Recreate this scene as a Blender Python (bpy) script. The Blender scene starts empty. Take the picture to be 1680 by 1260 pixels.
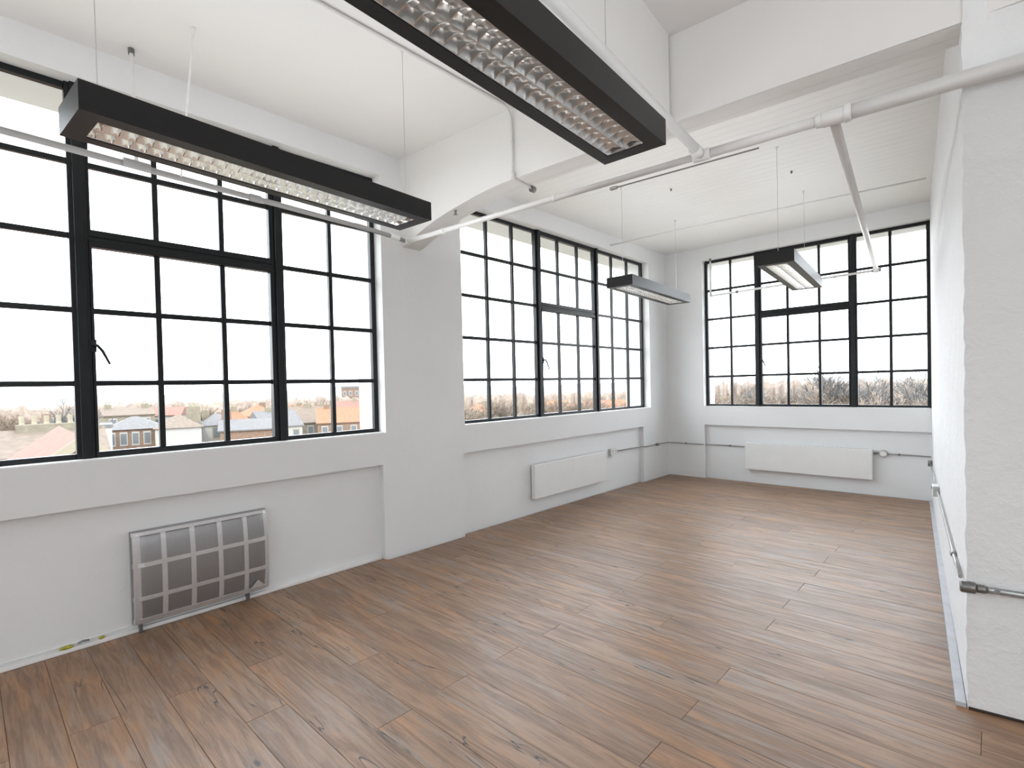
import bpy, bmesh, math, random
from mathutils import Vector, Matrix
random.seed(7)
S = bpy.context.scene
COL = S.collection

# ------------------------------------------------------------------ camera
cam_d = bpy.data.cameras.new('camera'); cam = bpy.data.objects.new('camera', cam_d); COL.objects.link(cam)
R = ((0.72586363, 0.68744859, -0.02316088), (0.0052608, 0.0281225, 0.99959064), (-0.68781852, 0.72568834, -0.01679657))
CAM = (3.6455, 0.0, 1.4)
cam.matrix_world = Matrix(((R[0][0], R[1][0], -R[2][0], CAM[0]), (R[0][1], R[1][1], -R[2][1], CAM[1]),
                           (R[0][2], R[1][2], -R[2][2], CAM[2]), (0, 0, 0, 1)))
cam_d.sensor_width = 36; cam_d.lens = 846.34 / 1680 * 36
cam_d.shift_x = (840 - 831.54) / 1680; cam_d.shift_y = (647.97 - 630) / 1680
cam_d.clip_start = 0.02; cam_d.clip_end = 3000
S.camera = cam

# ------------------------------------------------------------------ sky, sun, fill lights, exposure
W = bpy.data.worlds.new('sky'); S.world = W; W.use_nodes = True
nt = W.node_tree; nt.nodes.clear()
wo = nt.nodes.new('ShaderNodeOutputWorld'); bg = nt.nodes.new('ShaderNodeBackground')
tc = nt.nodes.new('ShaderNodeTexCoord'); sp = nt.nodes.new('ShaderNodeSeparateXYZ'); cr = nt.nodes.new('ShaderNodeValToRGB')
nt.links.new(tc.outputs['Generated'], sp.inputs[0]); nt.links.new(sp.outputs['Z'], cr.inputs[0])
cr.color_ramp.elements[0].position = 0.0; cr.color_ramp.elements[0].color = (0.85, 0.87, 0.90, 1)
cr.color_ramp.elements[1].position = 0.5; cr.color_ramp.elements[1].color = (0.86, 0.93, 1.0, 1)
e = cr.color_ramp.elements.new(0.12); e.color = (0.88, 0.915, 0.95, 1)
nt.links.new(cr.outputs[0], bg.inputs[0]); bg.inputs[1].default_value = 3.75
nt.links.new(bg.outputs[0], wo.inputs[0])

sun_d = bpy.data.lights.new('sun', 'SUN'); sun_d.energy = 1.2; sun_d.angle = math.radians(8); sun_d.color = (1.0, 0.95, 0.86)
sun = bpy.data.objects.new('sun', sun_d); COL.objects.link(sun)
sun.rotation_euler = Vector((-0.62, 0.45, -0.64)).to_track_quat('-Z', 'Y').to_euler()

def area(name, loc, aim, sx, sy, watts, col=(1, 1, 1)):
    d = bpy.data.lights.new(name, 'AREA'); d.shape = 'RECTANGLE'; d.size = sx; d.size_y = sy; d.energy = watts; d.color = col
    o = bpy.data.objects.new(name, d); COL.objects.link(o); o.location = loc
    o.rotation_euler = (Vector(aim) - Vector(loc)).to_track_quat('-Z', 'Y').to_euler()
    return o
# fill lights added behind the camera to brighten the room, no real source
area('rear_ceiling_fill', (4.4, -2.8, 2.80), (4.4, -2.2, 0), 6.0, 3.6, 26, (0.95, 0.98, 1))
area('rear_side_fill', (7.7, -0.8, 2.0), (2.0, 2.2, 1.6), 4.5, 2.2, 44, (0.90, 0.95, 1))
area('back_wall_fill', (2.4, -5.05, 1.7), (2.1, 7.4, 1.9), 4.4, 2.3, 27, (0.90, 0.95, 1))

# added upward fill panels, unseen from below, to brighten each bay's ceiling
area('far_bay_ceiling_fill', (1.55, 4.95, 2.52), (1.55, 4.95, 9), 2.5, 3.9, 9.5, (0.95, 0.98, 1))
area('near_bay_ceiling_fill', (1.05, 0.45, 2.52), (1.05, 0.45, 9), 1.5, 4.2, 8.5, (0.95, 0.98, 1))
area('right_bay_ceiling_fill', (4.75, 0.0, 2.52), (4.75, 0.0, 9), 4.6, 5.4, 17, (0.95, 0.98, 1))
S.view_settings.view_transform = 'Standard'; S.view_settings.look = 'None'
S.view_settings.exposure = 1.02; S.view_settings.gamma = 1.0; S.view_settings.use_curve_mapping = False

# ------------------------------------------------------------------ materials
def mat(name):
    m = bpy.data.materials.new(name); m.use_nodes = True
    return m, m.node_tree.nodes['Principled BSDF'], m.node_tree
def N(t, kind, **kw):
    n = t.nodes.new(kind)
    for k, v in kw.items(): setattr(n, k, v)
    return n
def mth(t, op, a, b=None, c=None, clamp=False):
    n = N(t, 'ShaderNodeMath', operation=op); n.use_clamp = clamp
    for i, v in enumerate((a, b, c)):
        if v is None: continue
        if isinstance(v, (int, float)): n.inputs[i].default_value = v
        else: t.links.new(v, n.inputs[i])
    return n.outputs[0]
def noise(t, vec, scale, detail=4, rough=0.5, dist=0.0):
    n = N(t, 'ShaderNodeTexNoise'); n.inputs['Scale'].default_value = scale; n.inputs['Detail'].default_value = detail
    n.inputs['Roughness'].default_value = rough; n.inputs['Distortion'].default_value = dist
    if vec is not None: t.links.new(vec, n.inputs['Vector'])
    return n.outputs[0]
def mapr(t, v, a, b, c=0.0, d=1.0):
    n = N(t, 'ShaderNodeMapRange'); t.links.new(v, n.inputs[0])
    for i, x in zip((1, 2, 3, 4), (a, b, c, d)): n.inputs[i].default_value = x
    return n.outputs[0]
def mixc(t, fac, a, b, mode='MIX'):
    n = N(t, 'ShaderNodeMix', data_type='RGBA', blend_type=mode)
    if isinstance(fac, (int, float)): n.inputs[0].default_value = fac
    else: t.links.new(fac, n.inputs[0])
    for i, v in ((6, a), (7, b)):
        if isinstance(v, tuple): n.inputs[i].default_value = (*v, 1)
        else: t.links.new(v, n.inputs[i])
    return n.outputs[2]
def objco(t): return N(t, 'ShaderNodeTexCoord').outputs['Object']
def mapping(t, v, scale=(1, 1, 1), loc=(0, 0, 0)):
    n = N(t, 'ShaderNodeMapping'); n.inputs['Scale'].default_value = scale; n.inputs['Location'].default_value = loc
    t.links.new(v, n.inputs[0]); return n.outputs[0]
def bump(t, p, h, strength, dist):
    b = N(t, 'ShaderNodeBump'); b.inputs['Strength'].default_value = strength; b.inputs['Distance'].default_value = dist
    t.links.new(h, b.inputs['Height']); t.links.new(b.outputs[0], p.inputs['Normal'])

def plain(name, col, rough=0.5, metal=0.0, var=0.0, vs=8.0, spec=0.5):
    m, p, t = mat(name)
    p.inputs['Roughness'].default_value = rough; p.inputs['Metallic'].default_value = metal
    p.inputs['Specular IOR Level'].default_value = spec
    if var:
        f = noise(t, objco(t), vs, 5, 0.6)
        dark = tuple(c * (1 - var) for c in col); lite = tuple(min(1, c * (1 + var * 0.6)) for c in col)
        t.links.new(mixc(t, mapr(t, f, 0.3, 0.7), dark, lite), p.inputs['Base Color'])
    else: p.inputs['Base Color'].default_value = (*col, 1)
    return m

def plaster(name, col, rough_amt, dist=0.006, scale=9.0, boards=False):
    m, p, t = mat(name); p.inputs['Roughness'].default_value = 0.62; p.inputs['Specular IOR Level'].default_value = 0.25
    co = objco(t)
    tone = noise(t, co, 1.3, 3, 0.6)
    t.links.new(mixc(t, mapr(t, tone, 0.3, 0.7), tuple(c * 0.965 for c in col), col), p.inputs['Base Color'])
    big = noise(t, co, scale * 0.35, 3, 0.5); mid = noise(t, co, scale, 6, 0.66, 0.3)
    flakes = mapr(t, noise(t, mapping(t, co, (1, 1, 1), (4, 2, 9)), scale * 0.9, 7, 0.66, 0.5), 0.46, 0.72)
    h = mth(t, 'ADD', mth(t, 'MULTIPLY', big, 1.6), mth(t, 'ADD', mth(t, 'MULTIPLY', mid, 0.8), mth(t, 'MULTIPLY', flakes, 0.35)))
    if boards:   # faint marks of the shuttering boards, running across the room
        rot = N(t, 'ShaderNodeMapping'); rot.inputs['Rotation'].default_value = (0, 0, math.radians(-3.6)); t.links.new(co, rot.inputs[0])
        sx = N(t, 'ShaderNodeSeparateXYZ'); t.links.new(rot.outputs[0], sx.inputs[0])
        wob = mth(t, 'MULTIPLY', noise(t, mapping(t, co, (0.8, 3, 3)), 2.0, 2), 0.05)
        fr = mth(t, 'FRACT', mth(t, 'MULTIPLY', mth(t, 'ADD', sx.outputs['Y'], wob), 1 / 0.105))
        ln = mapr(t, mth(t, 'ABSOLUTE', mth(t, 'SUBTRACT', fr, 0.5)), 0.0, 0.06, 0.0, 1.0)
        h = mth(t, 'ADD', h, mth(t, 'MULTIPLY', ln, 0.8))
    bump(t, p, h, rough_amt, dist)
    return m

M = {}
M['wall'] = plaster('white_painted_plaster', (0.795, 0.805, 0.81), 0.42, 0.006, 7)
M['rough'] = plaster('rough_white_plaster', (0.795, 0.805, 0.81), 0.85, 0.008, 16)
M['smooth'] = plaster('smooth_white_plaster', (0.795, 0.805, 0.81), 0.15, 0.004, 5)
M['ceil'] = plaster('white_ceiling_plaster', (0.80, 0.79, 0.775), 0.22, 0.004, 4)
M['boards'] = plaster('board_marked_ceiling', (0.80, 0.79, 0.775), 0.5, 0.010, 2.5, True)
M['black'] = plain('black_window_steel', (0.006, 0.008, 0.010), 0.35, 0.0, 0.2, 20, 0.35)
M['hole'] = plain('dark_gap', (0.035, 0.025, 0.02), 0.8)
M['pipe'] = plain('white_painted_pipe', (0.74, 0.735, 0.725), 0.35, 0, 0.04, 12)
M['greypipe'] = plain('grey_painted_pipe', (0.27, 0.265, 0.26), 0.4, 0, 0.05, 12)
M['conduit'] = plain('galvanised_conduit', (0.36, 0.36, 0.355), 0.38, 0.7, 0.15, 30)
M['steel'] = plain('zinc_fitting', (0.22, 0.22, 0.21), 0.35, 0.8, 0.2, 30)
M['anthracite'] = plain('anthracite_lamp_housing', (0.016, 0.016, 0.017), 0.38, 0.0, 0.12, 10, 0.3)
M['mirror'] = plain('polished_aluminium_louvre', (0.93, 0.92, 0.92), 0.14, 1.0, 0.02, 60)
M['whiteenamel'] = plain('white_enamel', (0.80, 0.80, 0.79), 0.4, 0, 0.02, 6)
M['trimgrey'] = plain('pale_grey_trim', (0.50, 0.50, 0.53), 0.45, 0, 0.12, 12)
M['trimwhite'] = plain('white_gloss_trim', (0.84, 0.84, 0.83), 0.35, 0, 0.03, 12)
M['foam'] = plain('yellow_foam', (0.42, 0.38, 0.05), 0.9, 0, 0.3, 60)
M['wire'] = plain('thin_steel_cable', (0.50, 0.50, 0.49), 0.4, 0.6)
M['socket'] = plain('metal_clad_socket', (0.50, 0.50, 0.49), 0.4, 0.5, 0.08, 40)

M['reflector'] = plain('dull_lamp_reflector', (0.52, 0.50, 0.49), 0.22, 1.0, 0.05, 60)
M['blade'] = plain('silver_white_louvre_blade', (0.94, 0.94, 0.94), 0.13, 0.95, 0.02, 60)
# lamp tube: soft glow added to brighten the louvre cells
M['tube'] = plain('white_lamp_tube', (0.9, 0.9, 0.88), 0.25)
tb_ = M['tube'].node_tree.nodes['Principled BSDF']; tb_.inputs['Emission Color'].default_value = (1, 0.98, 0.94, 1); tb_.inputs['Emission Strength'].default_value = 1.6

m, p, t = mat('heater_mesh_metal'); M['mesh'] = m
p.inputs['Metallic'].default_value = 0.75; p.inputs['Roughness'].default_value = 0.34
sx = N(t, 'ShaderNodeSeparateXYZ'); t.links.new(objco(t), sx.inputs[0])
st = mth(t, 'SINE', mth(t, 'MULTIPLY', sx.outputs['Y'], 2 * math.pi / 0.0062))
wv = mth(t, 'ADD', mth(t, 'MULTIPLY', st, 0.5), 0.5)
t.links.new(mixc(t, wv, (0.22, 0.22, 0.225), (0.44, 0.44, 0.45)), p.inputs['Base Color'])
bump(t, p, wv, 0.25, 0.002)
M['grillebar'] = plain('heater_guard_metal', (0.66, 0.66, 0.67), 0.35, 0.6, 0.06, 30)

# glass: nearly clear, slightly reflecting
m, p, t = mat('window_glass'); M['glass'] = m
t.nodes.remove(p); out = t.nodes['Material Output']
tr = N(t, 'ShaderNodeBsdfTransparent'); gl = N(t, 'ShaderNodeBsdfGlossy'); mx = N(t, 'ShaderNodeMixShader'); fr = N(t, 'ShaderNodeLayerWeight')
gl.inputs['Roughness'].default_value = 0.02; tr.inputs[0].default_value = (0.985, 0.99, 0.99, 1)
t.links.new(mth(t, 'ADD', mth(t, 'MULTIPLY', mth(t, 'POWER', fr.outputs['Facing'], 5.0), 0.35), 0.02), mx.inputs[0]); t.links.new(tr.outputs[0], mx.inputs[1]); t.links.new(gl.outputs[0], mx.inputs[2])
t.links.new(mx.outputs[0], out.inputs[0])

# oak planks: a look of its own for every plank
m, p, t = mat('rustic_oak'); M['oak'] = m
oi = N(t, 'ShaderNodeObjectInfo'); rnd = oi.outputs['Random']
co = objco(t)
comb = N(t, 'ShaderNodeCombineXYZ')
t.links.new(mth(t, 'MULTIPLY', rnd, 91.0), comb.inputs[0]); t.links.new(mth(t, 'MULTIPLY', rnd, 37.0), comb.inputs[1]); t.links.new(mth(t, 'MULTIPLY', rnd, 53.0), comb.inputs[2])
va = N(t, 'ShaderNodeVectorMath', operation='ADD'); t.links.new(co, va.inputs[0]); t.links.new(comb.outputs[0], va.inputs[1]); v = va.outputs[0]
fine = noise(t, mapping(t, v, (2.2, 42, 10)), 2.0, 8, 0.68, 0.5)
grain = noise(t, mapping(t, v, (0.75, 8, 4)), 2.0, 7, 0.64, 1.8)
patch = noise(t, mapping(t, v, (0.9, 4.0, 2)), 1.9, 4, 0.58, 0.8)
patch2 = noise(t, mapping(t, v, (1.1, 5.0, 2), (11, 5, 3)), 1.6, 5, 0.62, 0.7)
speck = noise(t, mapping(t, v, (14, 60, 20)), 2.0, 3, 0.6)
base = mixc(t, rnd, (0.255, 0.135, 0.066), (0.350, 0.212, 0.126))
rnd2 = mth(t, 'FRACT', mth(t, 'MULTIPLY', rnd, 7.31))
base = mixc(t, mth(t, 'MULTIPLY', mapr(t, rnd2, 0.45, 1.0), 0.75), base, (0.185, 0.112, 0.074))
base = mixc(t, mth(t, 'MULTIPLY', mapr(t, patch, 0.50, 0.66), 0.74), base, (0.39, 0.185, 0.068))
base = mixc(t, mth(t, 'MULTIPLY', mapr(t, patch2, 0.50, 0.66), 0.80), base, (0.235, 0.195, 0.166))
base = mixc(t, mth(t, 'MULTIPLY', mapr(t, grain, 0.42, 0.60), 0.80), base, (0.150, 0.084, 0.048))
base = mixc(t, mth(t, 'MULTIPLY', mapr(t, fine, 0.46, 0.72), 0.40), base, (0.42, 0.29, 0.20))
base = mixc(t, mth(t, 'MULTIPLY', mapr(t, speck, 0.60, 0.78), 0.22), base, (0.12, 0.08, 0.055))
# long shrinkage cracks
ck = noise(t, mapping(t, v, (0.55, 6.5, 3), (3, 8, 1)), 1.5, 3, 0.45, 0.4)
ckl = mapr(t, mth(t, 'ABSOLUTE', mth(t, 'SUBTRACT', ck, 0.5)), 0.0015, 0.0060, 1.0, 0.0)
ckm = mapr(t, noise(t, mapping(t, v, (0.9, 2.2, 2), (6, 1, 4)), 1.5, 3, 0.55), 0.51, 0.56)
crack = mth(t, 'MULTIPLY', ckl, ckm)
# knots
vo = N(t, 'ShaderNodeTexVoronoi'); vo.inputs['Scale'].default_value = 1.0; vo.inputs['Randomness'].default_value = 1.0
t.links.new(mapping(t, v, (2.6, 7.0, 0.01)), vo.inputs['Vector'])
wn = mth(t, 'ADD', vo.outputs['Distance'], mth(t, 'MULTIPLY', mth(t, 'SUBTRACT', speck, 0.5), 0.10))
sepc = N(t, 'ShaderNodeSeparateColor'); t.links.new(vo.outputs['Color'], sepc.inputs[0])
has = mth(t, 'GREATER_THAN', sepc.outputs[0], 0.66)
knot = mth(t, 'MULTIPLY', mapr(t, wn, 0.035, 0.075, 1.0, 0.0), has)
ring = mth(t, 'MULTIPLY', mapr(t, wn, 0.07, 0.26, 1.0, 0.0), has)
base = mixc(t, mth(t, 'MULTIPLY', ring, 0.55), base, (0.165, 0.115, 0.085))
dk = mth(t, 'MAXIMUM', crack, mth(t, 'MULTIPLY', knot, 0.9))
base = mixc(t, mth(t, 'MULTIPLY', dk, 0.93), base, (0.028, 0.024, 0.024))
t.links.new(base, p.inputs['Base Color'])
t.links.new(mapr(t, grain, 0.3, 0.7, 0.36, 0.50), p.inputs['Roughness'])
p.inputs['Specular IOR Level'].default_value = 0.62
bump(t, p, mth(t, 'SUBTRACT', mth(t, 'ADD', mth(t, 'MULTIPLY', fine, 0.35), mth(t, 'MULTIPLY', grain, 0.5)), mth(t, 'MULTIPLY', dk, 0.8)), 0.35, 0.003)

# outdoors
def outm(name, col, var=0.12, sc=3.0): return plain(name, col, 0.85, 0, var, sc, 0.1)
M['brick_far'] = outm('weathered_brick_far', (0.148, 0.100, 0.074), 0.25)
M['stock'] = outm('yellow_stock_brick_far', (0.159, 0.141, 0.107), 0.25)
M['render'] = outm('white_render_far', (0.266, 0.259, 0.244), 0.05)
M['slate'] = outm('grey_slate_far', (0.115, 0.111, 0.111), 0.2)
M['browntile'] = outm('brown_tile_far', (0.130, 0.104, 0.085), 0.2)
M['redtile'] = outm('red_tile_far', (0.159, 0.092, 0.074), 0.22)
M['orange'] = outm('orange_tile_far', (0.185, 0.100, 0.063), 0.2)
M['pot'] = outm('pale_clay_pot', (0.229, 0.204, 0.155), 0.1)
M['farglass'] = outm('grey_window_far', (0.104, 0.111, 0.118), 0.1)
M['twig'] = outm('bare_beige_twigs', (0.174, 0.137, 0.107), 0.2)
M['twigdark'] = outm('bare_grey_twigs', (0.118, 0.111, 0.104), 0.2)
M['bank'] = outm('hazy_woodland', (0.174, 0.137, 0.111), 0.35, 0.6)
M['hills'] = outm('hazy_distant_hills', (0.178, 0.178, 0.185), 0.15, 0.02)
M['land'] = outm('pale_gardens_and_streets', (0.163, 0.141, 0.104), 0.3, 0.08)
M['bush'] = outm('pale_evergreen', (0.125, 0.139, 0.098), 0.25, 1.0)

# ------------------------------------------------------------------ mesh helpers
class MB:
    def __init__(s): s.v = []; s.f = []
    def box(s, x0, x1, y0, y1, z0, z1, mtx=None):
        b = len(s.v)
        pts = [(x, y, z) for z in (z0, z1) for x, y in ((x0, y0), (x1, y0), (x1, y1), (x0, y1))]
        if mtx: pts = [tuple(mtx @ Vector(q)) for q in pts]
        s.v += pts
        s.f += [tuple(b + i for i in q) for q in ((3, 2, 1, 0), (4, 5, 6, 7), (0, 1, 5, 4), (1, 2, 6, 5), (2, 3, 7, 6), (3, 0, 4, 7))]
        return s
    def prism(s, poly, z0, z1):
        b = len(s.v); n = len(poly)
        s.v += [(x, y, z0) for x, y in poly] + [(x, y, z1) for x, y in poly]
        s.f += [tuple(b + i for i in range(n))[::-1], tuple(b + n + i for i in range(n))]
        s.f += [(b + i, b + (i + 1) % n, b + n + (i + 1) % n, b + n + i) for i in range(n)]
        return s
    def loft(s, rings, closed=True, cap=True):
        b = len(s.v); n = len(rings[0])
        for r in rings: s.v += [tuple(q) for q in r]
        for k in range(len(rings) - 1):
            for i in range(n if closed else n - 1):
                a = b + k * n + i; c = b + k * n + (i + 1) % n
                s.f.append((a, c, c + n, a + n))
        if cap and closed:
            s.f.append(tuple(b + i for i in range(n))[::-1]); s.f.append(tuple(b + (len(rings) - 1) * n + i for i in range(n)))
        return s
    def tube(s, path, r, n=12, rads=None):
        path = [Vector(q) for q in path]; rings = []
        d0 = (path[1] - path[0]).normalized()
        ref = Vector((0, 0, 1)) if abs(d0.z) < 0.9 else Vector((1, 0, 0))
        side = d0.cross(ref).normalized()
        for i, q in enumerate(path):
            if i == 0: d = path[1] - path[0]
            elif i == len(path) - 1: d = path[-1] - path[-2]
            else: d = (path[i + 1] - q).normalized() + (q - path[i - 1]).normalized()
            d.normalize(); side = (side - d * side.dot(d)).normalized(); up = d.cross(side)
            rr = rads[i] if rads else r
            rings.append([q + (side * math.cos(a) + up * math.sin(a)) * rr for a in (2 * math.pi * k / n for k in range(n))])
        return s.loft(rings)
    def mesh(s, name):
        me = bpy.data.meshes.new(name); me.from_pydata(s.v, [], s.f); me.update()
        bm = bmesh.new(); bm.from_mesh(me); bmesh.ops.recalc_face_normals(bm, faces=bm.faces); bm.to_mesh(me); bm.free()
        return me
def tag(o, label=None, cat=None, group=None, kind=None):
    for k, v in (('label', label), ('category', cat), ('group', group), ('kind', kind)):
        if v: o[k] = v
    return o
def link(name, me, m=None, parent=None, loc=None, rz=0.0, smooth=False, bevel=0.0):
    if m and not me.materials: me.materials.append(M[m])
    if smooth:
        for p_ in me.polygons: p_.use_smooth = True
    o = bpy.data.objects.new(name, me); COL.objects.link(o)
    if parent: o.parent = parent
    if loc: o.location = loc
    if rz: o.rotation_euler.z = rz
    if bevel:
        b = o.modifiers.new('bevel', 'BEVEL'); b.width = bevel; b.segments = 2; b.limit_method = 'ANGLE'
    return o
def put(name, mb, m, parent=None, **kw): return link(name, mb.mesh(name), m, parent, **kw)
def empty(name, loc=(0, 0, 0), rz=0.0):
    o = bpy.data.objects.new(name, None); o.empty_display_size = 0.1; COL.objects.link(o); o.location = loc; o.rotation_euler.z = rz; return o
def smooth_angle(o):
    for p_ in o.data.polygons: p_.use_smooth = len(p_.vertices) == 4
    return o
def bend(path, rad, seg=6):
    """round the corners of a polyline"""
    path = [Vector(q) for q in path]; out_ = [path[0]]
    for a, b, c in zip(path, path[1:], path[2:]):
        u = (a - b); w = (c - b); r_ = min(rad, u.length * 0.49, w.length * 0.49)
        p0 = b + u.normalized() * r_; p1 = b + w.normalized() * r_
        for i in range(seg + 1):
            k = i / seg; out_.append((1 - k) ** 2 * p0 + 2 * k * (1 - k) * b + k * k * p1)
    out_.append(path[-1]); return out_

# ------------------------------------------------------------------ room shell
CZ = 3.337; TOP = 3.15; SILL = 1.04; YF = 7.41; XOUT = -0.40
W2E = 6.89
w = MB()
w.box(XOUT, -0.06, -5.2, 2.355, -0.3, 0.78)          # recessed panel under window 1
w.box(XOUT, 0, -5.2, 2.355, 0.78, SILL)
w.box(XOUT, 0, -5.2, -0.33, SILL, TOP)
w.box(XOUT, 0, 2.355, 3.235, -0.3, SILL)             # pier between the windows
w.box(XOUT, 0, 2.39, 3.26, SILL, TOP)
w.box(XOUT, -0.06, 3.235, 6.66, -0.3, 0.78)
w.box(XOUT, 0, 3.235, 6.66, 0.78, SILL)
w.box(XOUT, 0, 6.66, YF, -0.3, SILL)
w.box(XOUT, 0, W2E, YF, SILL, TOP)
w.box(-0.54, 0, -5.2, YF, TOP, 3.8)                   # head over the windows
tag(put('wall_left', w, 'wall'), kind='structure')

w = MB()
w.box(XOUT, 0.57, YF, YF + 0.4, -0.3, SILL)
w.box(0.57, 3.6, YF + 0.06, YF + 0.4, -0.3, 0.775)
w.box(0.57, 3.6, YF, YF + 0.4, 0.775, SILL)
w.box(XOUT, 0.565, YF, YF + 0.4, SILL, TOP)
w.box(3.128, 3.6, YF, YF + 0.4, SILL, TOP)
w.box(-0.54, 3.6, YF, YF + 0.54, TOP, 3.8)
tag(put('wall_far', w, 'smooth'), kind='structure')

# right-hand wall: lit flank towards the windows, rough face towards us; its arris is hand-trowelled and uneven
def stub():
    mb = MB(); nz = 110
    a = Vector((3.552, 2.867)); b = Vector((3.128, 7.42)); c = Vector((8.3, 3.513))
    rings = []
    for i in range(nz + 1):
        z = -0.3 + 4.1 * i / nz; j = random.uniform(-0.0035, 0.0035)
        q = a + Vector((j, random.uniform(-0.003, 0.003))); q1 = a + (c - a).normalized() * 0.02; q2 = a + (b - a).normalized() * 0.02
        rings.append([(q2.x, q2.y, z), (q.x, q.y, z), (q1.x, q1.y, z), (c.x, c.y, z), (c.x, 8.2, z), (b.x, 8.2, z), (b.x, b.y, z)])
    mb.loft(rings); return mb
tag(put('wall_right', stub(), 'rough'), kind='structure')
tag(put('wall_back', MB().box(-0.4, 8.3, -5.4, -5.2, -0.3, 3.8), 'smooth'), kind='structure')
tag(put('wall_side', MB().box(8.1, 8.3, -5.2, 3.6, -0.3, 3.8), 'smooth'), kind='structure')

ce = MB().box(-0.4, 8.3, -5.2, 2.80, CZ, 3.8)
tag(put('ceiling', ce, 'ceil'), kind='structure')
tag(put('ceiling_far_bay', MB().box(-0.4, 3.6, 2.80, YF + 0.4, CZ, 3.8), 'boards'), kind='structure')
# haunched beam across the room, and the beam that meets it from behind the camera
def beam_y(x): return 2.60 + 0.0775 * x
def cross_beam():
    mb = MB(); xs = [0.0, 0.06, 0.12, 0.2, 0.3, 0.41, 0.55, 0.72, 0.85, 0.98, 1.1, 1.3, 2.0, 2.8, 3.58, 5.0, 8.2]
    zs = [2.60, 2.615, 2.64, 2.672, 2.706, 2.738, 2.77, 2.80, 2.822, 2.838, 2.847, 2.852, 2.856, 2.856, 2.856, 2.856, 2.856]
    rings = []
    for x, z in zip(xs, zs):
        y = beam_y(x) if x < 3.6 else 2.876 + 0.0; y2 = y + 0.185
        rings.append([(x, y, z), (x, y2, z), (x, y2, CZ + 0.05), (x, y, CZ + 0.05)])
    mb.loft(rings); return mb
tag(put('beam_cross', cross_beam(), 'boards'), kind='structure')
bl = MB(); yy = [-5.2, 2.76]; ring = []
for y in yy:
    xr = 2.33 + (2.789 - y) * 0.0756
    ring.append([(xr - 0.36, y, 2.856), (xr, y, 2.856), (xr, y, CZ + 0.05), (xr - 0.36, y, CZ + 0.05)])
bl.loft(ring)
tag(put('beam_long', bl, 'ceil'), kind='structure')

# ------------------------------------------------------------------ floor: oak planks one by one
floor = put('floor', MB().box(-0.4, 8.3, -5.2, YF + 0.4, -0.3, -0.022), 'hole'); tag(floor, kind='structure')
PW = 0.1755; G = 0.0006
def plank_mesh(L, wd, key, cache={}):
    k = (round(L, 3), round(wd, 3))
    if k in cache: return cache[k]
    mb = MB(); c = 0.0010; x, y = L / 2 - G, wd / 2 - G
    mb.loft([[(-x, -y, -0.02), (x, -y, -0.02), (x, y, -0.02), (-x, y, -0.02)],
             [(-x, -y, -c), (x, -y, -c), (x, y, -c), (-x, y, -c)],
             [(-x + c, -y + c, 0), (x - c, -y + c, 0), (x - c, y - c, 0), (-x + c, y - c, 0)]])
    me = mb.mesh('plank'); me.materials.append(M['oak']); cache[k] = me; return me
def left_edge(y0, y1):
    ym = (y0 + y1) / 2
    if ym < 2.35 or 3.235 < ym < 6.66: return -0.036
    return 0.024
def right_edge(y0, y1):
    if y0 > 3.55:
        ym = y1; return 3.552 - (y0 - 2.867) * 0.0942 + 0.01
    return 8.1
rows = []
y = 1.84
while y > -0.75: y -= PW
while y < YF + 0.05: rows.append(y); y += PW
for r_, y0 in enumerate(rows):
    y1 = min(y0 + PW, YF + 0.036)
    if y1 - y0 < 0.03: continue
    k = round((y0 - 1.84) / PW)
    xj = 2.692 + (0.0 if k % 2 else -0.912) + (random.uniform(-0.01, 0.01))
    xa, xb = left_edge(y0, y1), right_edge(y0, y1)
    if k in (-6, -3, 5, 12, 19, 26): xj += random.choice((-0.45, 0.4))
    joints = [xj + 1.824 * i for i in range(-3, 5)]
    cuts = [xa] + [j for j in joints if xa + 0.08 < j < xb - 0.08] + [xb]
    for c0, c1 in zip(cuts, cuts[1:]):
        o = link('plank', plank_mesh(c1 - c0, y1 - y0, 0), None, floor, loc=((c0 + c1) / 2, (y0 + y1) / 2, random.uniform(-0.0009, 0.0)))
rest = MB(); y = rows[0]
while y > -5.15:
    rest.box(0.0, 8.1, y - PW + G, y - G, -0.02, 0); y -= PW
o = put('planks_behind', rest, 'oak', floor); tag(o, kind='stuff')

# low trim and a shadow strip along the walls
def strip(name, pts, wdt, h, m, side):
    mb = MB()
    for (a, b) in zip(pts, pts[1:]):
        a = Vector(a); b = Vector(b); d = (b - a).normalized(); n = Vector((-d.y, d.x)) * side
        q = [a, b, b + n * wdt, a + n * wdt]; mb.prism([(v.x, v.y) for v in q], 0.001, h)
    return tag(put(name, mb, m), kind='structure')
strip('baseboard_right', [(3.549, 2.870), (3.134, 7.40)], 0.034, 0.020, 'trimgrey', 1)
strip('base_shadow_strip', [(3.556, 2.868), (8.0, 3.473)], 0.004, 0.012, 'hole', -1)  # dark strip laid in to imitate the shadow line at the wall's foot
strip('baseboard_left', [(-0.058, -1.0), (-0.058, 2.34)], 0.022, 0.022, 'trimwhite', -1)

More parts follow.
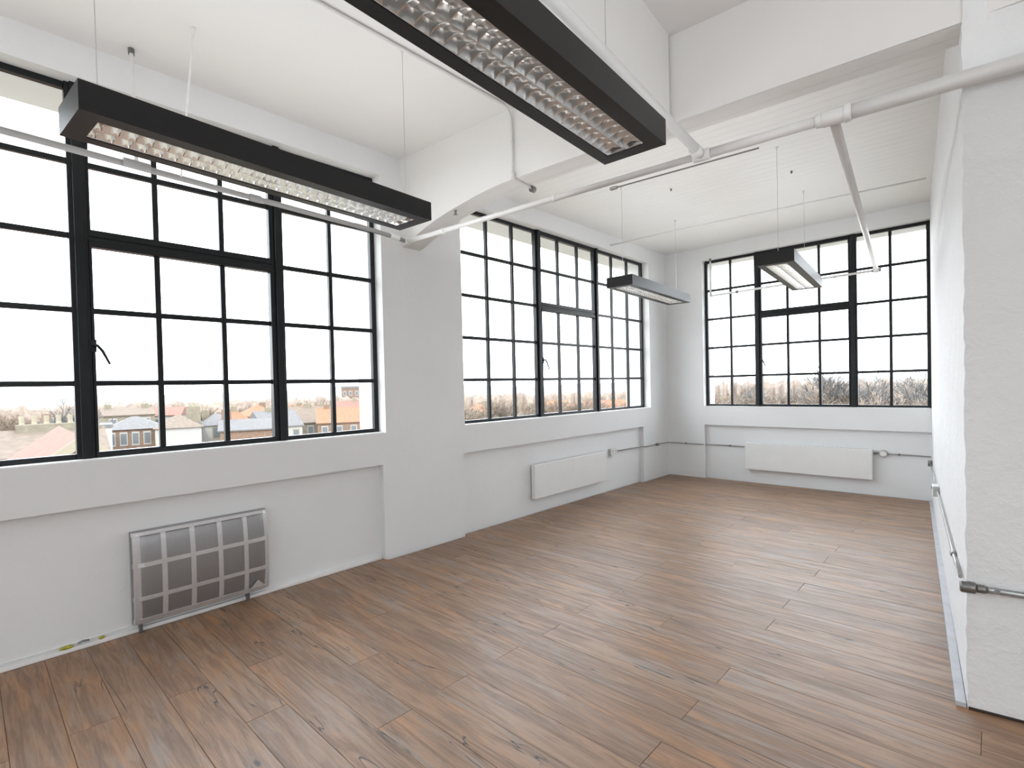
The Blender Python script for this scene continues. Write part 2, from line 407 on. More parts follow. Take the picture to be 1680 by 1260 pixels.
# ------------------------------------------------------------------ steel windows
def window(name, frame, us, thick, z0, pitch, nrow=5, mull=0.085, casement=(0, 0)):
    """frame: function (u, depth, z) -> world; us: positions of all vertical bar centres; thick: indexes of the coupling mullions"""
    root = empty(name, frame(us[0], 0, z0)); root['kind'] = 'structure'
    off = Vector(root.location)
    def bx(mb, u0, u1, dd0, dd1, za, zb):
        b = len(mb.v)
        mb.v += [tuple(Vector(frame(u, d_, z)) - off) for z in (za, zb) for u, d_ in ((u0, dd0), (u1, dd0), (u1, dd1), (u0, dd1))]
        mb.f += [tuple(b + i for i in q) for q in ((3, 2, 1, 0), (4, 5, 6, 7), (0, 1, 5, 4), (1, 2, 6, 5), (2, 3, 7, 6), (3, 0, 4, 7))]
    zt = z0 + nrow * pitch; u0, u1 = us[0], us[-1]; t1, t2 = us[thick[0]], us[thick[1]]
    fr_ = MB(); fw = 0.020
    for u in (u0, u1): bx(fr_, u - fw, u + fw, -0.02, 0.02, z0 - 0.018, zt + 0.02)
    for z in (z0, zt): bx(fr_, u0 + fw, t1 - mull / 2, -0.019, 0.019, z - 0.018, z + 0.018); bx(fr_, t2 + mull / 2, u1 - fw, -0.019, 0.019, z - 0.018, z + 0.018)
    put('window_frame', fr_, 'black', root, bevel=0.003)
    for ti in (t1, t2):
        mm = MB(); bx(mm, ti - mull / 2, ti + mull / 2, -0.022, 0.028, z0 - 0.02, zt + 0.02)
        bx(mm, ti - mull / 2 + 0.022, ti + mull / 2 - 0.018, 0.028, 0.046, z0 - 0.02, zt + 0.02)
        put('mullion', mm, 'black', root, bevel=0.003)
    # opening lights in the middle: upper light over two rows, casement over three
    ztr = z0 + 3 * pitch; a, b_ = t1 + mull / 2, t2 - mull / 2; rw = 0.026
    lo = MB()
    bx(lo, a, b_, -0.02, 0.034, z0 - 0.032, z0 + 0.022); bx(lo, a, b_, -0.02, 0.034, ztr - 0.052, ztr - 0.012)
    bx(lo, a, a + 0.014, -0.02, 0.033, z0 + 0.022, ztr - 0.052); bx(lo, b_ - 0.014, b_, -0.02, 0.033, z0 + 0.022, ztr - 0.052)
    put('casement_frame', lo, 'black', root, bevel=0.003)
    upm = MB()
    bx(upm, a, b_, -0.02, 0.030, ztr + 0.006, ztr + 0.046); bx(upm, a, b_, -0.02, 0.030, zt - 0.030, zt + 0.018)
    bx(upm, a, a + 0.012, -0.02, 0.029, ztr + 0.046, zt - 0.030); bx(upm, b_ - 0.012, b_, -0.02, 0.029, ztr + 0.046, zt - 0.030)
    put('top_light_frame', upm, 'black', root, bevel=0.003)
    tm = MB(); bx(tm, a, b_, -0.018, 0.024, ztr - 0.012, ztr + 0.006); put('transom', tm, 'black', root)
    # glazing bars
    hb = 0.0150
    for i, u in enumerate(us):
        if i in (0, len(us) - 1) or i in thick: continue
        mm = MB()
        if thick[0] < i < thick[1]:
            bx(mm, u - hb, u + hb, -0.015, 0.015, z0 + 0.022, ztr - 0.052); bx(mm, u - hb, u + hb, -0.015, 0.015, ztr + 0.046, zt - 0.030)
        else: bx(mm, u - hb, u + hb, -0.015, 0.015, z0 + 0.018, zt - 0.018)
        put('glazing_bar', mm, 'black', root)
    for k in range(1, nrow):
        z = z0 + k * pitch
        for s0, s1, mid in ((u0 + fw, t1 - mull / 2, 0), (a, b_, 1), (t2 + mull / 2, u1 - fw, 0)):
            if mid and k == 3: continue
            mm = MB(); bx(mm, s0, s1, -0.0135, 0.0135, z - hb, z + hb); put('glazing_bar', mm, 'black', root)
    # panes
    for i in range(len(us) - 1):
        for k in range(nrow):
            mm = MB(); bx(mm, us[i] + 0.004, us[i + 1] - 0.004, -0.0015, 0.0015, z0 + k * pitch + 0.004, z0 + (k + 1) * pitch - 0.004)
            put('pane', mm, 'glass', root)
    # casement handle: a plate with a drooping lever
    hz = z0 + 1.50 * pitch + 0.006; hu = a + 0.006
    hm = MB(); P_ = lambda u, d_, z: tuple(Vector(frame(u, d_, z)) - off)
    bx(hm, hu - 0.012, hu + 0.012, 0.03, 0.040, hz - 0.035, hz + 0.035)
    hm.tube([P_(hu, 0.038, hz), P_(hu, 0.062, hz + 0.004), P_(hu + 0.012, 0.066, hz), P_(hu + 0.034, 0.068, hz - 0.03), P_(hu + 0.066, 0.068, hz - 0.105)], 0.007, 8, [0.009, 0.008, 0.008, 0.008, 0.006])
    put('handle', hm, 'black', root)
    # pale sill board on the ledge, inside
    sm = MB(); bx(sm, u0 - 0.015, u1 + 0.012, 0.03, 0.115, SILL - z0 * 0 + 0.0, SILL + 0.006)
    put('window_sill', sm, 'trimwhite', root)
    return root
fl = lambda u, d_, z: (-0.12 + d_, u, z)
ff = lambda u, d_, z: (u, YF + 0.112 - d_, z)
window('window_1', fl, [-0.295, 0.09, 0.475, 0.849, 1.221, 1.583, 1.995, 2.370], (2, 5), 1.0565, 0.415)
window('window_2', fl, [3.285, 3.708, 4.094, 4.500, 4.891, 5.281, 5.671, 6.070, 6.470, 6.866], (3, 6), 1.0565, 0.415)
window('window_3', ff, [0.587, 0.930, 1.290, 1.660, 2.026, 2.391, 2.757, 3.106], (2, 5), 1.0565, 0.415, mull=0.078)

# ------------------------------------------------------------------ hanging louvre lamps
def make_lamp():
    L, Wd, H = 1.57, 0.276, 0.10
    root = empty('pendant_light')
    x0, x1 = -Wd / 2, Wd / 2; lx0, lx1 = -Wd / 2 + 0.048, Wd / 2 - 0.062; ly = L / 2 - 0.065
    b = MB()
    b.box(x0, lx0, -L / 2, L / 2, 0, H); b.box(lx1, x1, -L / 2, L / 2, 0, H)
    b.box(lx0, lx1, -L / 2, -ly, 0, H); b.box(lx0, lx1, ly, L / 2, 0, H)
    b.box(lx0, lx1, -ly, ly, H - 0.012, H)
    put('housing', b, 'anthracite', root)
    rf = MB(); n = 10; rings = []   # trough reflector, one curve per tube
    for yy_ in (-ly + 0.001, ly - 0.001):
        ring = []
        for half in (0, 1):
            cx = lx0 + (lx1 - lx0) * (0.25 + 0.5 * half); hw = (lx1 - lx0) / 4
            for i in range(n + 1):
                a = -1 + 2 * i / n; ring.append((cx + hw * a, yy_, 0.026 + 0.056 * (1 - abs(a) ** 2.2)))
        rings.append(ring)
    rf.loft(rings, closed=False); put('reflector', rf, 'reflector', root, smooth=True)
    for half in (0, 1):
        cx = lx0 + (lx1 - lx0) * (0.25 + 0.5 * half)
        smooth_angle(put('lamp_tube', MB().tube([(cx, -ly + 0.01, 0.062), (cx, ly - 0.01, 0.062)], 0.0075, 10), 'tube', root))
    # louvre: side wings, a spine and arched cross blades
    sd = MB()
    for xx, s in ((lx0 + 0.001, 1), (lx1 - 0.001, -1)):
        sd.loft([[(xx, -ly, 0.003), (xx, -ly, 0.042), (xx + s * 0.012, -ly, 0.042), (xx + s * 0.004, -ly, 0.003)],
                 [(xx, ly, 0.003), (xx, ly, 0.042), (xx + s * 0.012, ly, 0.042), (xx + s * 0.004, ly, 0.003)]])
    for s_ in (-1, 1):
        e0, e1 = s_ * ly, s_ * (ly - 0.009)
        sd.loft([[(lx0, e0, 0.003), (lx0, e0, 0.075), (lx0, e1, 0.075), (lx0, s_ * (ly - 0.003), 0.003)], [(lx1, e0, 0.003), (lx1, e0, 0.075), (lx1, e1, 0.075), (lx1, s_ * (ly - 0.003), 0.003)]])
    put('louvre_side', sd, 'blade', root)
    cxm = (lx0 + lx1) / 2; spn = MB()
    spn.loft([[(cxm - 0.002, y_, 0.003), (cxm + 0.002, y_, 0.003), (cxm + 0.009, y_, 0.042), (cxm - 0.009, y_, 0.042)] for y_ in (-ly, ly)])
    put('louvre_spine', spn, 'blade', root)
    bl_ = MB(); nseg = 10; rings = []
    for i in range(2 * nseg + 1):
        xx = lx0 + 0.002 + (lx1 - lx0 - 0.004) * i / (2 * nseg)
        k = (i % nseg) / nseg if i < 2 * nseg else 1.0
        arch = 0.013 * math.sin(math.pi * k); z0_ = 0.003 + arch
        wv_ = 0.0018; rings.append([(xx, -wv_, z0_), (xx, wv_, z0_), (xx, 0.0062, 0.045), (xx, -0.0062, 0.045)])
    bl_.loft(rings); bme = bl_.mesh('louvre_blade'); bme.materials.append(M['blade'])
    nb = 27
    for i in range(nb):
        link('louvre_blade', bme, None, root, loc=(0, -ly + 2 * ly * (i + 0.5) / nb, 0))
    return root
def cable(root, y_, top, x_=0.0):
    z0_ = 0.10
    c = MB().tube([(x_, y_, z0_), (x_, y_, top)], 0.0016, 6); put('suspension_cable', c, 'wire', root)
    g = MB().tube([(x_, y_, z0_ - 0.001), (x_, y_, z0_ + 0.012), (x_, y_, z0_ + 0.014), (x_, y_, z0_ + 0.055)], 0.006, 10, [0.011, 0.011, 0.005, 0.004])
    put('cable_grip', g, 'steel', root)
    a = MB().tube([(x_, y_, top - 0.03), (x_, y_, top - 0.012), (x_, y_, top)], 0.006, 10, [0.003, 0.010, 0.012]); put('ceiling_anchor', a, 'pipe', root)
def copy_tree(o, parent=None):
    c = o.copy(); COL.objects.link(c); c.parent = parent
    for ch in [q for q in o.children]:
        copy_tree(ch, c)
    return c
LZ = 2.35
lamp0 = make_lamp()
spots = [((1.315, 0.28), (1.1925, 1.845), 'dark grey louvred pendant lamp hanging in front of the largest left window', ((-0.70), (0.72))),
         ((2.652, 0.385), (2.5575, 1.952), 'dark grey louvred pendant lamp nearest overhead, cut off by the top of the photo', (-0.60, 0.56)),
         ((0.985, 4.44), (0.868, 6.0), 'small-looking pendant lamp before the middle window, its bright louvre glowing white', (-0.70, 0.70)),
         ((2.345, 4.60), (2.212, 6.14), 'pendant lamp seen end-on in front of the far window', (-0.66, 0.64))]
roots = []
kids = list(lamp0.children)
for i, (a, b, lab, cy) in enumerate(spots):
    r_ = lamp0 if i == 0 else copy_tree(lamp0)
    a = Vector(a); b = Vector(b); d_ = b - a; r_.location = ((a.x + b.x) / 2, (a.y + b.y) / 2, LZ); r_.rotation_euler.z = -math.atan2(d_.x, d_.y)
    tag(r_, lab, 'lamp', 'louvred pendant lamps'); roots.append((r_, cy))
for r_, cy in roots:
    for yy_ in cy: cable(r_, yy_, CZ - LZ)

# ------------------------------------------------------------------ pipes
def pipe_thing(name, label, cat, paths, m='pipe', fittings=(), group=None, brackets=()):
    root = empty(name, paths[0][0][0]); off = Vector(root.location); tag(root, label, cat, group)
    for path, r_, nm in paths:
        mb = MB().tube([Vector(q) - off for q in path], r_, 14); smooth_angle(put(nm, mb, m, root))
    for (a, b, r_, nm, mm) in fittings:
        a = Vector(a) - off; b = Vector(b) - off; d_ = (b - a)
        c = min(0.006, d_.length * 0.2) * d_.normalized()
        mb = MB().tube([a, a + c, b - c, b], r_, 14, [r_ * 0.86, r_, r_, r_ * 0.86]); smooth_angle(put(nm, mb, mm, root))
    return root
PZ = 2.59
def bp(x):   # axis of the big pipe
    return Vector((x, 2.50 + (x - 0.12) * 0.0865, PZ))
t1 = bp(3.115); t2 = bp(2.53)
pipe_thing('sprinkler_main', 'thick white painted pipe crossing the room below the concrete beam', 'pipe',
    [([bp(3.16), bp(8.0)], 0.032, 'pipe_length'), ([bp(2.55), bp(3.07)], 0.024, 'pipe_length'), ([bp(0.20), bp(2.51)], 0.0185, 'pipe_length')],
    fittings=[(bp(3.045), bp(3.075), 0.031, 'reducer', 'pipe'), (bp(3.07), bp(3.17), 0.035, 'tee', 'pipe'), (bp(3.155), bp(3.185), 0.041, 'collar', 'pipe'),
              (bp(2.485), bp(2.575), 0.030, 'tee', 'pipe'), (bp(0.17), bp(0.215), 0.026, 'elbow', 'pipe'), (bp(0.60), bp(0.625), 0.023, 'pipe_clip', 'pipe'), (bp(1.60), bp(1.625), 0.023, 'pipe_clip', 'pipe')])
lp = [(0.50, -3.0, 2.60), (0.417, 0.149, 2.60), (0.250, 2.10, 2.60), (0.205, 2.42, 2.595), tuple(bp(0.19))]
pipe_thing('sprinkler_branch', 'mid-grey pipe running along the largest left window below its head', 'pipe',
    [(bend(lp, 0.06), 0.017, 'pipe_length')], 'greypipe',
    fittings=[((0.398, 0.60, 2.60), (0.388, 0.72, 2.60), 0.024, 'coupling', 'greypipe'), ((0.325, 1.245, 2.60), (0.318, 1.32, 2.60), 0.023, 'coupling', 'greypipe'), ((0.222, 2.33, 2.597), (0.208, 2.42, 2.595), 0.023, 'coupling', 'pipe')])
pipe_thing('sprinkler_branch', 'white pipe passing right of the nearest overhead lamp into the crossing pipe', 'pipe',
    [([(2.95, -3.0, 2.59), (2.656, 1.286, 2.59), tuple(t2)], 0.0235, 'pipe_length')],
    fittings=[((2.535, 2.60, 2.59), (2.531, 2.66, 2.59), 0.030, 'collar', 'pipe')])
pipe_thing('sprinkler_branch', 'white pipe dropping towards the far window from the thick pipe', 'pipe',
    [([tuple(t1), (2.70, 6.93, 2.59)], 0.0215, 'pipe_length'), ([(2.697, 6.97, 2.585), (0.80, 7.16, 2.585)], 0.013, 'pipe_length'), ([(0.79, 7.16, 2.575), (0.79, 7.16, 3.06)], 0.012, 'pipe_length')],
    fittings=[((2.703, 6.90, 2.59), (2.697, 6.985, 2.587), 0.030, 'elbow', 'pipe'), ((2.74, 6.966, 2.585), (2.66, 6.974, 2.585), 0.020, 'elbow', 'steel'),
              ((1.17, 7.123, 2.585), (1.14, 7.126, 2.585), 0.019, 'coupling', 'steel'), ((2.30, 7.01, 2.585), (2.27, 7.013, 2.585), 0.018, 'coupling', 'pipe'), ((0.79, 7.16, 3.05), (0.79, 7.16, 3.10), 0.015, 'end_cap', 'steel')])
pipe_thing('ceiling_pipe', 'thin white pipe under the far ceiling above the middle window', 'pipe',
    [([(0.02, 5.845, 3.20), (1.267, 5.90, 3.20), (3.20, 6.075, 3.20)], 0.0085, 'pipe_length')],
    fittings=[((0.02, 5.845, 3.20), (0.06, 5.847, 3.20), 0.014, 'elbow', 'pipe')])
pipe_thing('surface_conduit', 'thin conduit clipped beneath the crossing pipe beside the tee', 'conduit',
    [([bp(2.02) + Vector((0, 0.018, -0.034)), bp(2.80) + Vector((0, 0.018, -0.038))], 0.0042, 'conduit_length')], 'greypipe',
    fittings=[(bp(1.99) + Vector((0, 0.018, -0.034)), bp(2.035) + Vector((0, 0.018, -0.034)), 0.011, 'end_fitting', 'socket')])
rodsd = [((0.143, 0.704, CZ), (0.393, 0.66, 2.60), 0.010, 'thicker white slanting hanger rod of the window pipe, left one'), ((0.575, 0.897, CZ), (0.365, 0.87, 2.60), 0.0055, 'thin white slanting hanger rod of the window pipe, right one')]
for a, b, r_, lab in rodsd:
    root = empty('hanger_rod', a); tag(root, lab, 'rod', 'hanger rods of the window pipe'); off = Vector(a)
    put('rod', MB().tube([(0, 0, 0), Vector(b) - off], r_, 10), 'pipe', root)
    put('anchor', MB().tube([(0, 0, 0), (Vector(b) - off) * 0.05], r_ * 1.6, 10), 'steel' if r_ > 0.008 else 'pipe', root)
pipe_thing('ceiling_conduit', 'pale conduit along the ceiling that turns down the face of the beam', 'conduit',
    [(bend([(1.23, -3.0, CZ - 0.012), (1.212, 2.675, CZ - 0.012), (1.212, 2.675, 2.87)], 0.10, 8), 0.0095, 'conduit_length'), ([(1.212, 2.680, 2.845), (1.20, 2.905, 2.835)], 0.008, 'conduit_length')],
    fittings=[((1.212, 2.676, 2.885), (1.212, 2.676, 2.835), 0.017, 'elbow', 'pipe'), ((1.20, 2.885, 2.834), (1.20, 2.925, 2.832), 0.024, 'junction_box', 'steel'),
              ((1.212, 2.676, 3.10), (1.212, 2.676, 3.085), 0.014, 'clip', 'pipe')])
o = put('sprinkler', MB().tube([(0.60, 2.68, 2.785), (0.60, 2.68, 2.765), (0.60, 2.68, 2.75), (0.60, 2.68, 2.745)], 0.01, 10, [0.012, 0.008, 0.008, 0.018]), 'steel')
tag(o, 'small dark sprinkler head under the haunch of the beam', 'sprinkler')
for i, (x_, y_, lab) in enumerate(((1.30, 4.93, 'tiny dark ceiling hook right of the middle window, nearer the crossing pipe'), (2.28, 5.35, 'tiny dark ceiling hook above the far window lamp'))):
    o = put('ceiling_hook', MB().tube([(x_, y_, CZ), (x_, y_, CZ - 0.02), (x_, y_, CZ - 0.024)], 0.008, 8, [0.009, 0.009, 0.004]), 'steel'); tag(o, lab, 'hook')

# ------------------------------------------------------------------ conduits and sockets on the walls
def socket(name, label, loc, rz, double=True):
    """local: x = along wall, y = out of the wall"""
    r_ = empty(name, loc, rz); tag(r_, label, 'socket')
    wd = 0.073 if double else 0.044
    put('back_box', MB().box(-wd, wd, 0, 0.038, -0.043, 0.043), 'socket', r_, bevel=0.004)
    put('face_plate', MB().box(-wd + 0.002, wd - 0.002, 0.038, 0.044, -0.041, 0.041), 'whiteenamel', r_, bevel=0.002)
    for s in ((-0.036, 0.036) if double else (0,)):
        o_ = MB()
        for (hx, hz, a, b) in ((0, -0.002, 0.0035, 0.006), (-0.011, -0.021, 0.005, 0.0025), (0.011, -0.021, 0.005, 0.0025)):
            o_.box(s + hx - a, s + hx + a, 0.0435, 0.0446, hz - b, hz + b)
        put('socket_holes', o_, 'hole', r_)
        put('switch', MB().box(s - 0.006, s + 0.006, 0.044, 0.049, 0.014, 0.030), 'steel', r_)
    return r_
socket('wall_socket', 'metal-clad double socket beside the white heater under the middle window', (-0.060, 5.90, 0.50), -math.pi / 2)
pipe_thing('wall_conduit', 'grey conduit from the socket round the far left corner to the far heater', 'conduit',
    [(bend([(-0.045, 5.97, 0.50), (-0.045, 6.60, 0.493), (0.014, 6.69, 0.492), (0.014, 7.395, 0.49), (0.52, 7.395, 0.489), (0.60, 7.452, 0.489), (1.16, 7.452, 0.486)], 0.03), 0.0075, 'conduit_length')], 'conduit',
    fittings=[((0.016, 7.00, 0.4905), (0.016, 7.07, 0.490), 0.019, 'inspection_box', 'steel'), ((0.28, 7.395, 0.49), (0.31, 7.395, 0.49), 0.012, 'coupling', 'steel'), ((0.90, 7.452, 0.487), (0.93, 7.452, 0.487), 0.013, 'coupling', 'steel')])
pipe_thing('wall_conduit', 'grey conduit with round box between the far heater and the right-hand wall', 'conduit',
    [(bend([(2.585, 7.452, 0.503), (2.95, 7.452, 0.502), (3.115, 7.430, 0.50)], 0.02), 0.0075, 'conduit_length')], 'conduit',
    fittings=[((2.585, 7.452, 0.503), (2.61, 7.452, 0.503), 0.014, 'coupling', 'steel'), ((2.82, 7.452, 0.502), (2.84, 7.452, 0.502), 0.013, 'coupling', 'steel')])
o = MB().tube([(2.68, 7.47, 0.503), (2.68, 7.435, 0.503), (2.68, 7.43, 0.503)], 0.045, 20, [0.043, 0.043, 0.036]); o = put('junction_box', o, 'socket'); smooth_angle(o)
tag(o, 'round conduit box beside the right end of the far heater', 'box')
put('box_lid', MB().tube([(2.68, 7.431, 0.503), (2.68, 7.426, 0.503)], 0.030, 20), 'whiteenamel', o)
# right-hand wall run (local frame of that wall: T along it away from us, NN out of it)
Tw = Vector((-0.0937, 0.9956, 0)); NN = Vector((-0.9956, -0.0937, 0)); A0 = Vector((3.552, 2.867, 0))
def rw(s, z, out_=0.012): return A0 + Tw * s + NN * out_ + Vector((0, 0, z))
rz_r = math.atan2(NN.y, NN.x) - math.pi / 2
socket('wall_socket', 'metal-clad socket low on the bright right-hand wall, halfway to the far window', rw(2.68, 0.455, 0.0), rz_r, True)
pipe_thing('wall_conduit', 'grey conduit running low along the bright flank of the right-hand wall', 'conduit',
    [([rw(4.46, 0.43), rw(2.76, 0.458)], 0.0075, 'conduit_length'), (bend([rw(2.60, 0.46), rw(0.5, 0.495), rw(0.12, 0.52)], 0.03), 0.0075, 'conduit_length')], 'conduit',
    fittings=[(rw(4.50, 0.47, 0.014), rw(4.50, 0.405, 0.014), 0.022, 'inspection_box', 'steel'), (rw(0.62, 0.492), rw(0.57, 0.493), 0.014, 'coupling', 'steel')])
nf = lambda s, z, out_=0.018: Vector((3.552, 2.867, 0)) + Vector((0.9909, 0.1345, 0)) * s + Vector((0.1345, -0.9909, 0)) * out_ + Vector((0, 0, z))
pipe_thing('wall_conduit', 'galvanised conduit with corner fitting on the rough wall at the right edge', 'conduit',
    [([nf(0.03, 0.522), nf(4.4, 0.522)], 0.0125, 'conduit_length')], 'conduit',
    fittings=[(nf(-0.022, 0.522), nf(0.028, 0.522), 0.024, 'corner_box', 'steel'), (nf(0.028, 0.522), nf(0.06, 0.522), 0.017, 'coupling', 'steel'), (nf(0.09, 0.522, 0.0), nf(0.09, 0.522, 0.030), 0.012, 'saddle', 'conduit')])

# ------------------------------------------------------------------ heaters
def guard_heater():
    r_ = empty('convector_heater', (-0.058, 1.035, 0.052)); tag(r_, 'grey metal convector heater with mesh front and square guard bars, under the largest window', 'heater')
    hw, H = 0.385, 0.543; nz = 14
    def prof(k):     # bulge of the front with height: rolled top, belly, tucked bottom
        return 0.055 + 0.032 * math.sin(math.pi * min(1, max(0, k))) ** 0.55
    def X(k, y_):
        e_ = abs(y_) / hw; return prof(k) * (1 - 0.30 * max(0, (e_ - 0.86) / 0.14) ** 2)
    ys = [-hw, -hw * 0.97, -hw * 0.93, -hw * 0.86] + [hw * (-0.8 + 0.2 * i) for i in range(9)] + [hw * 0.86, hw * 0.93, hw * 0.97, hw]
    mb = MB(); rings = []
    for i in range(nz + 1):
        k = i / nz; rings.append([(X(k, y_), y_, k * H) for y_ in ys] + [(0.0, hw, k * H), (0.0, -hw, k * H)])
    mb.loft(rings); o_ = put('mesh_panel', mb, 'mesh', r_)
    for p_ in o_.data.polygons: p_.use_smooth = len(p_.vertices) == 4
    def vbar(yc, wd, z0_, z1_):
        m_ = MB(); n = 12; rr = []
        for i in range(n + 1):
            z = z0_ + (z1_ - z0_) * i / n; k = z / H; x_ = X(k, yc)
            rr.append([(x_ - 0.004, yc - wd / 2, z), (x_ - 0.004, yc + wd / 2, z), (x_ + 0.005, yc + wd / 2 - 0.002, z), (x_ + 0.005, yc - wd / 2 + 0.002, z)])
        m_.loft(rr); put('guard_bar', m_, 'grillebar', r_)
    def hbar(zc, wd):
        m_ = MB(); rr = []
        for y_ in ys:
            k0, k1 = (zc - wd / 2) / H, (zc + wd / 2) / H
            rr.append([(X(k0, y_) - 0.004, y_, zc - wd / 2), (X(k0, y_) + 0.0045, y_, zc - wd / 2 + 0.002), (X(k1, y_) + 0.0045, y_, zc + wd / 2 - 0.002), (X(k1, y_) - 0.004, y_, zc + wd / 2)])
        m_.loft(rr); put('guard_bar', m_, 'grillebar', r_)
    for yc, wd in ((-0.363, 0.040), (-0.230, 0.030), (-0.077, 0.030), (0.078, 0.030), (0.232, 0.030), (0.366, 0.034)): vbar(yc, wd, 0.006, H - 0.004)
    for zc, wd in ((0.018, 0.034), (0.155, 0.026), (0.352, 0.028), (0.531, 0.022)): hbar(zc, wd)
    put('deflector', MB().loft([[(0.086, 0.255, 0.036), (0.086, 0.345, 0.036), (0.089, 0.300, 0.085)], [(0.092, 0.255, 0.036), (0.092, 0.345, 0.036), (0.095, 0.300, 0.085)]]), 'grillebar', r_)
    for y_ in (-0.35, 0.25):
        put('foot', MB().box(0.01, 0.05, y_ - 0.008, y_ + 0.008, -0.052, 0.0), 'steel', r_)
    return r_
guard_heater()
# plaster patch left by an old fitting, and foam scraps at the skirting
o = MB()
o.tube([(-0.06, 0.545, 0.325), (-0.0575, 0.545, 0.325)], 0.085, 28); o = put('round_cover', o, 'wall'); tag(o, 'faint round plastered-over cover on the wall left of the mesh heater', 'cover')
for i, (y_, L_, lab) in enumerate(((0.352, 0.030, 'larger scrap of yellow-green foam on the skirting under the left window'), (0.505, 0.014, 'smaller scrap of yellow foam on the skirting beside the heater'))):
    mb = MB(); rr = []
    for j in range(7):
        a = j / 6; rd = 0.012 * math.sin(math.pi * (0.1 + 0.8 * a)) * (1.1 if i == 0 else 0.9)
        rr.append([(-0.044 + rd * math.cos(q) * (1 + 0.3 * random.random()), y_ - L_ + 2 * L_ * a, 0.029 + rd * 0.8 * math.sin(q)) for q in (k * math.pi / 4 for k in range(8))])
    mb.loft(rr); tag(put('foam_scrap', mb, 'foam', smooth=True), lab, 'foam', 'foam scraps on the skirting')
mb = MB().tube([(-0.05, 0.40, 0.034), (-0.046, 0.425, 0.04), (-0.048, 0.45, 0.035)], 0.006, 8); tag(put('cable_clip', mb, 'steel'), 'small grey clip on the skirting between the foam scraps', 'clip')
mb = MB().tube([(-0.052, -0.9, 0.040), (-0.052, 0.30, 0.040), (-0.052, 0.64, 0.042)], 0.004, 8); tag(put('heater_cable', mb, 'whiteenamel'), 'thin white cable running along the skirting to the mesh heater', 'cable')

def panel_heater(label, loc, rz, Wd, H, D=0.075):
    r_ = empty('panel_heater', loc, rz); tag(r_, label, 'heater')
    put('back_plate', MB().box(-Wd / 2 + 0.03, Wd / 2 - 0.03, 0.0, 0.02, 0.02, H - 0.02), 'trimgrey', r_)
    put('body', MB().box(-Wd / 2, Wd / 2, 0.02, D, 0, H), 'whiteenamel', r_, bevel=0.006)
    g = MB()
    for i in range(int(Wd / 0.05) - 1): g.box(-Wd / 2 + 0.045 + i * 0.05, -Wd / 2 + 0.08 + i * 0.05, 0.034, D - 0.014, H - 0.001, H + 0.0006)
    put('air_slots', g, 'trimgrey', r_)
    return r_
panel_heater('white flat panel heater low on the wall under the middle window', (-0.06, 4.955, 0.165), -math.pi / 2, 1.42, 0.375)
panel_heater('white flat panel heater low on the wall under the far window', (1.855, YF + 0.06, 0.185), math.pi, 1.45, 0.365)

# ------------------------------------------------------------------ outdoors
tag(put('ground', MB().box(-900, 500, -500, 1200, -12.5, -12), 'land'), kind='structure')
def hills():
    mb = MB(); rr = []
    for i in range(61):
        a = math.radians(-100 + 110 * i / 60); d_ = 620
        h = 3.5 + 3.0 * math.sin(i * 0.33) + 1.6 * math.sin(i * 0.9 + 1) + random.uniform(-0.5, 0.5)
        c_, s_ = math.cos(a), math.sin(a)
        rr.append([(3.6 + s_ * d_, c_ * d_, -13), (3.6 + s_ * (d_ - 60), c_ * (d_ - 60), -12), (3.6 + s_ * d_, c_ * d_, h - 2), (3.6 + s_ * (d_ + 50), c_ * (d_ + 50), h), (3.6 + s_ * (d_ + 160), c_ * (d_ + 160), -13)])
    mb.loft(rr); return mb
tag(put('hills', hills(), 'hills'), kind='structure')

def polar(azd, dist, z=0.0):
    a = math.radians(azd); return Vector((CAM[0] + math.sin(a) * dist, math.cos(a) * dist, z))

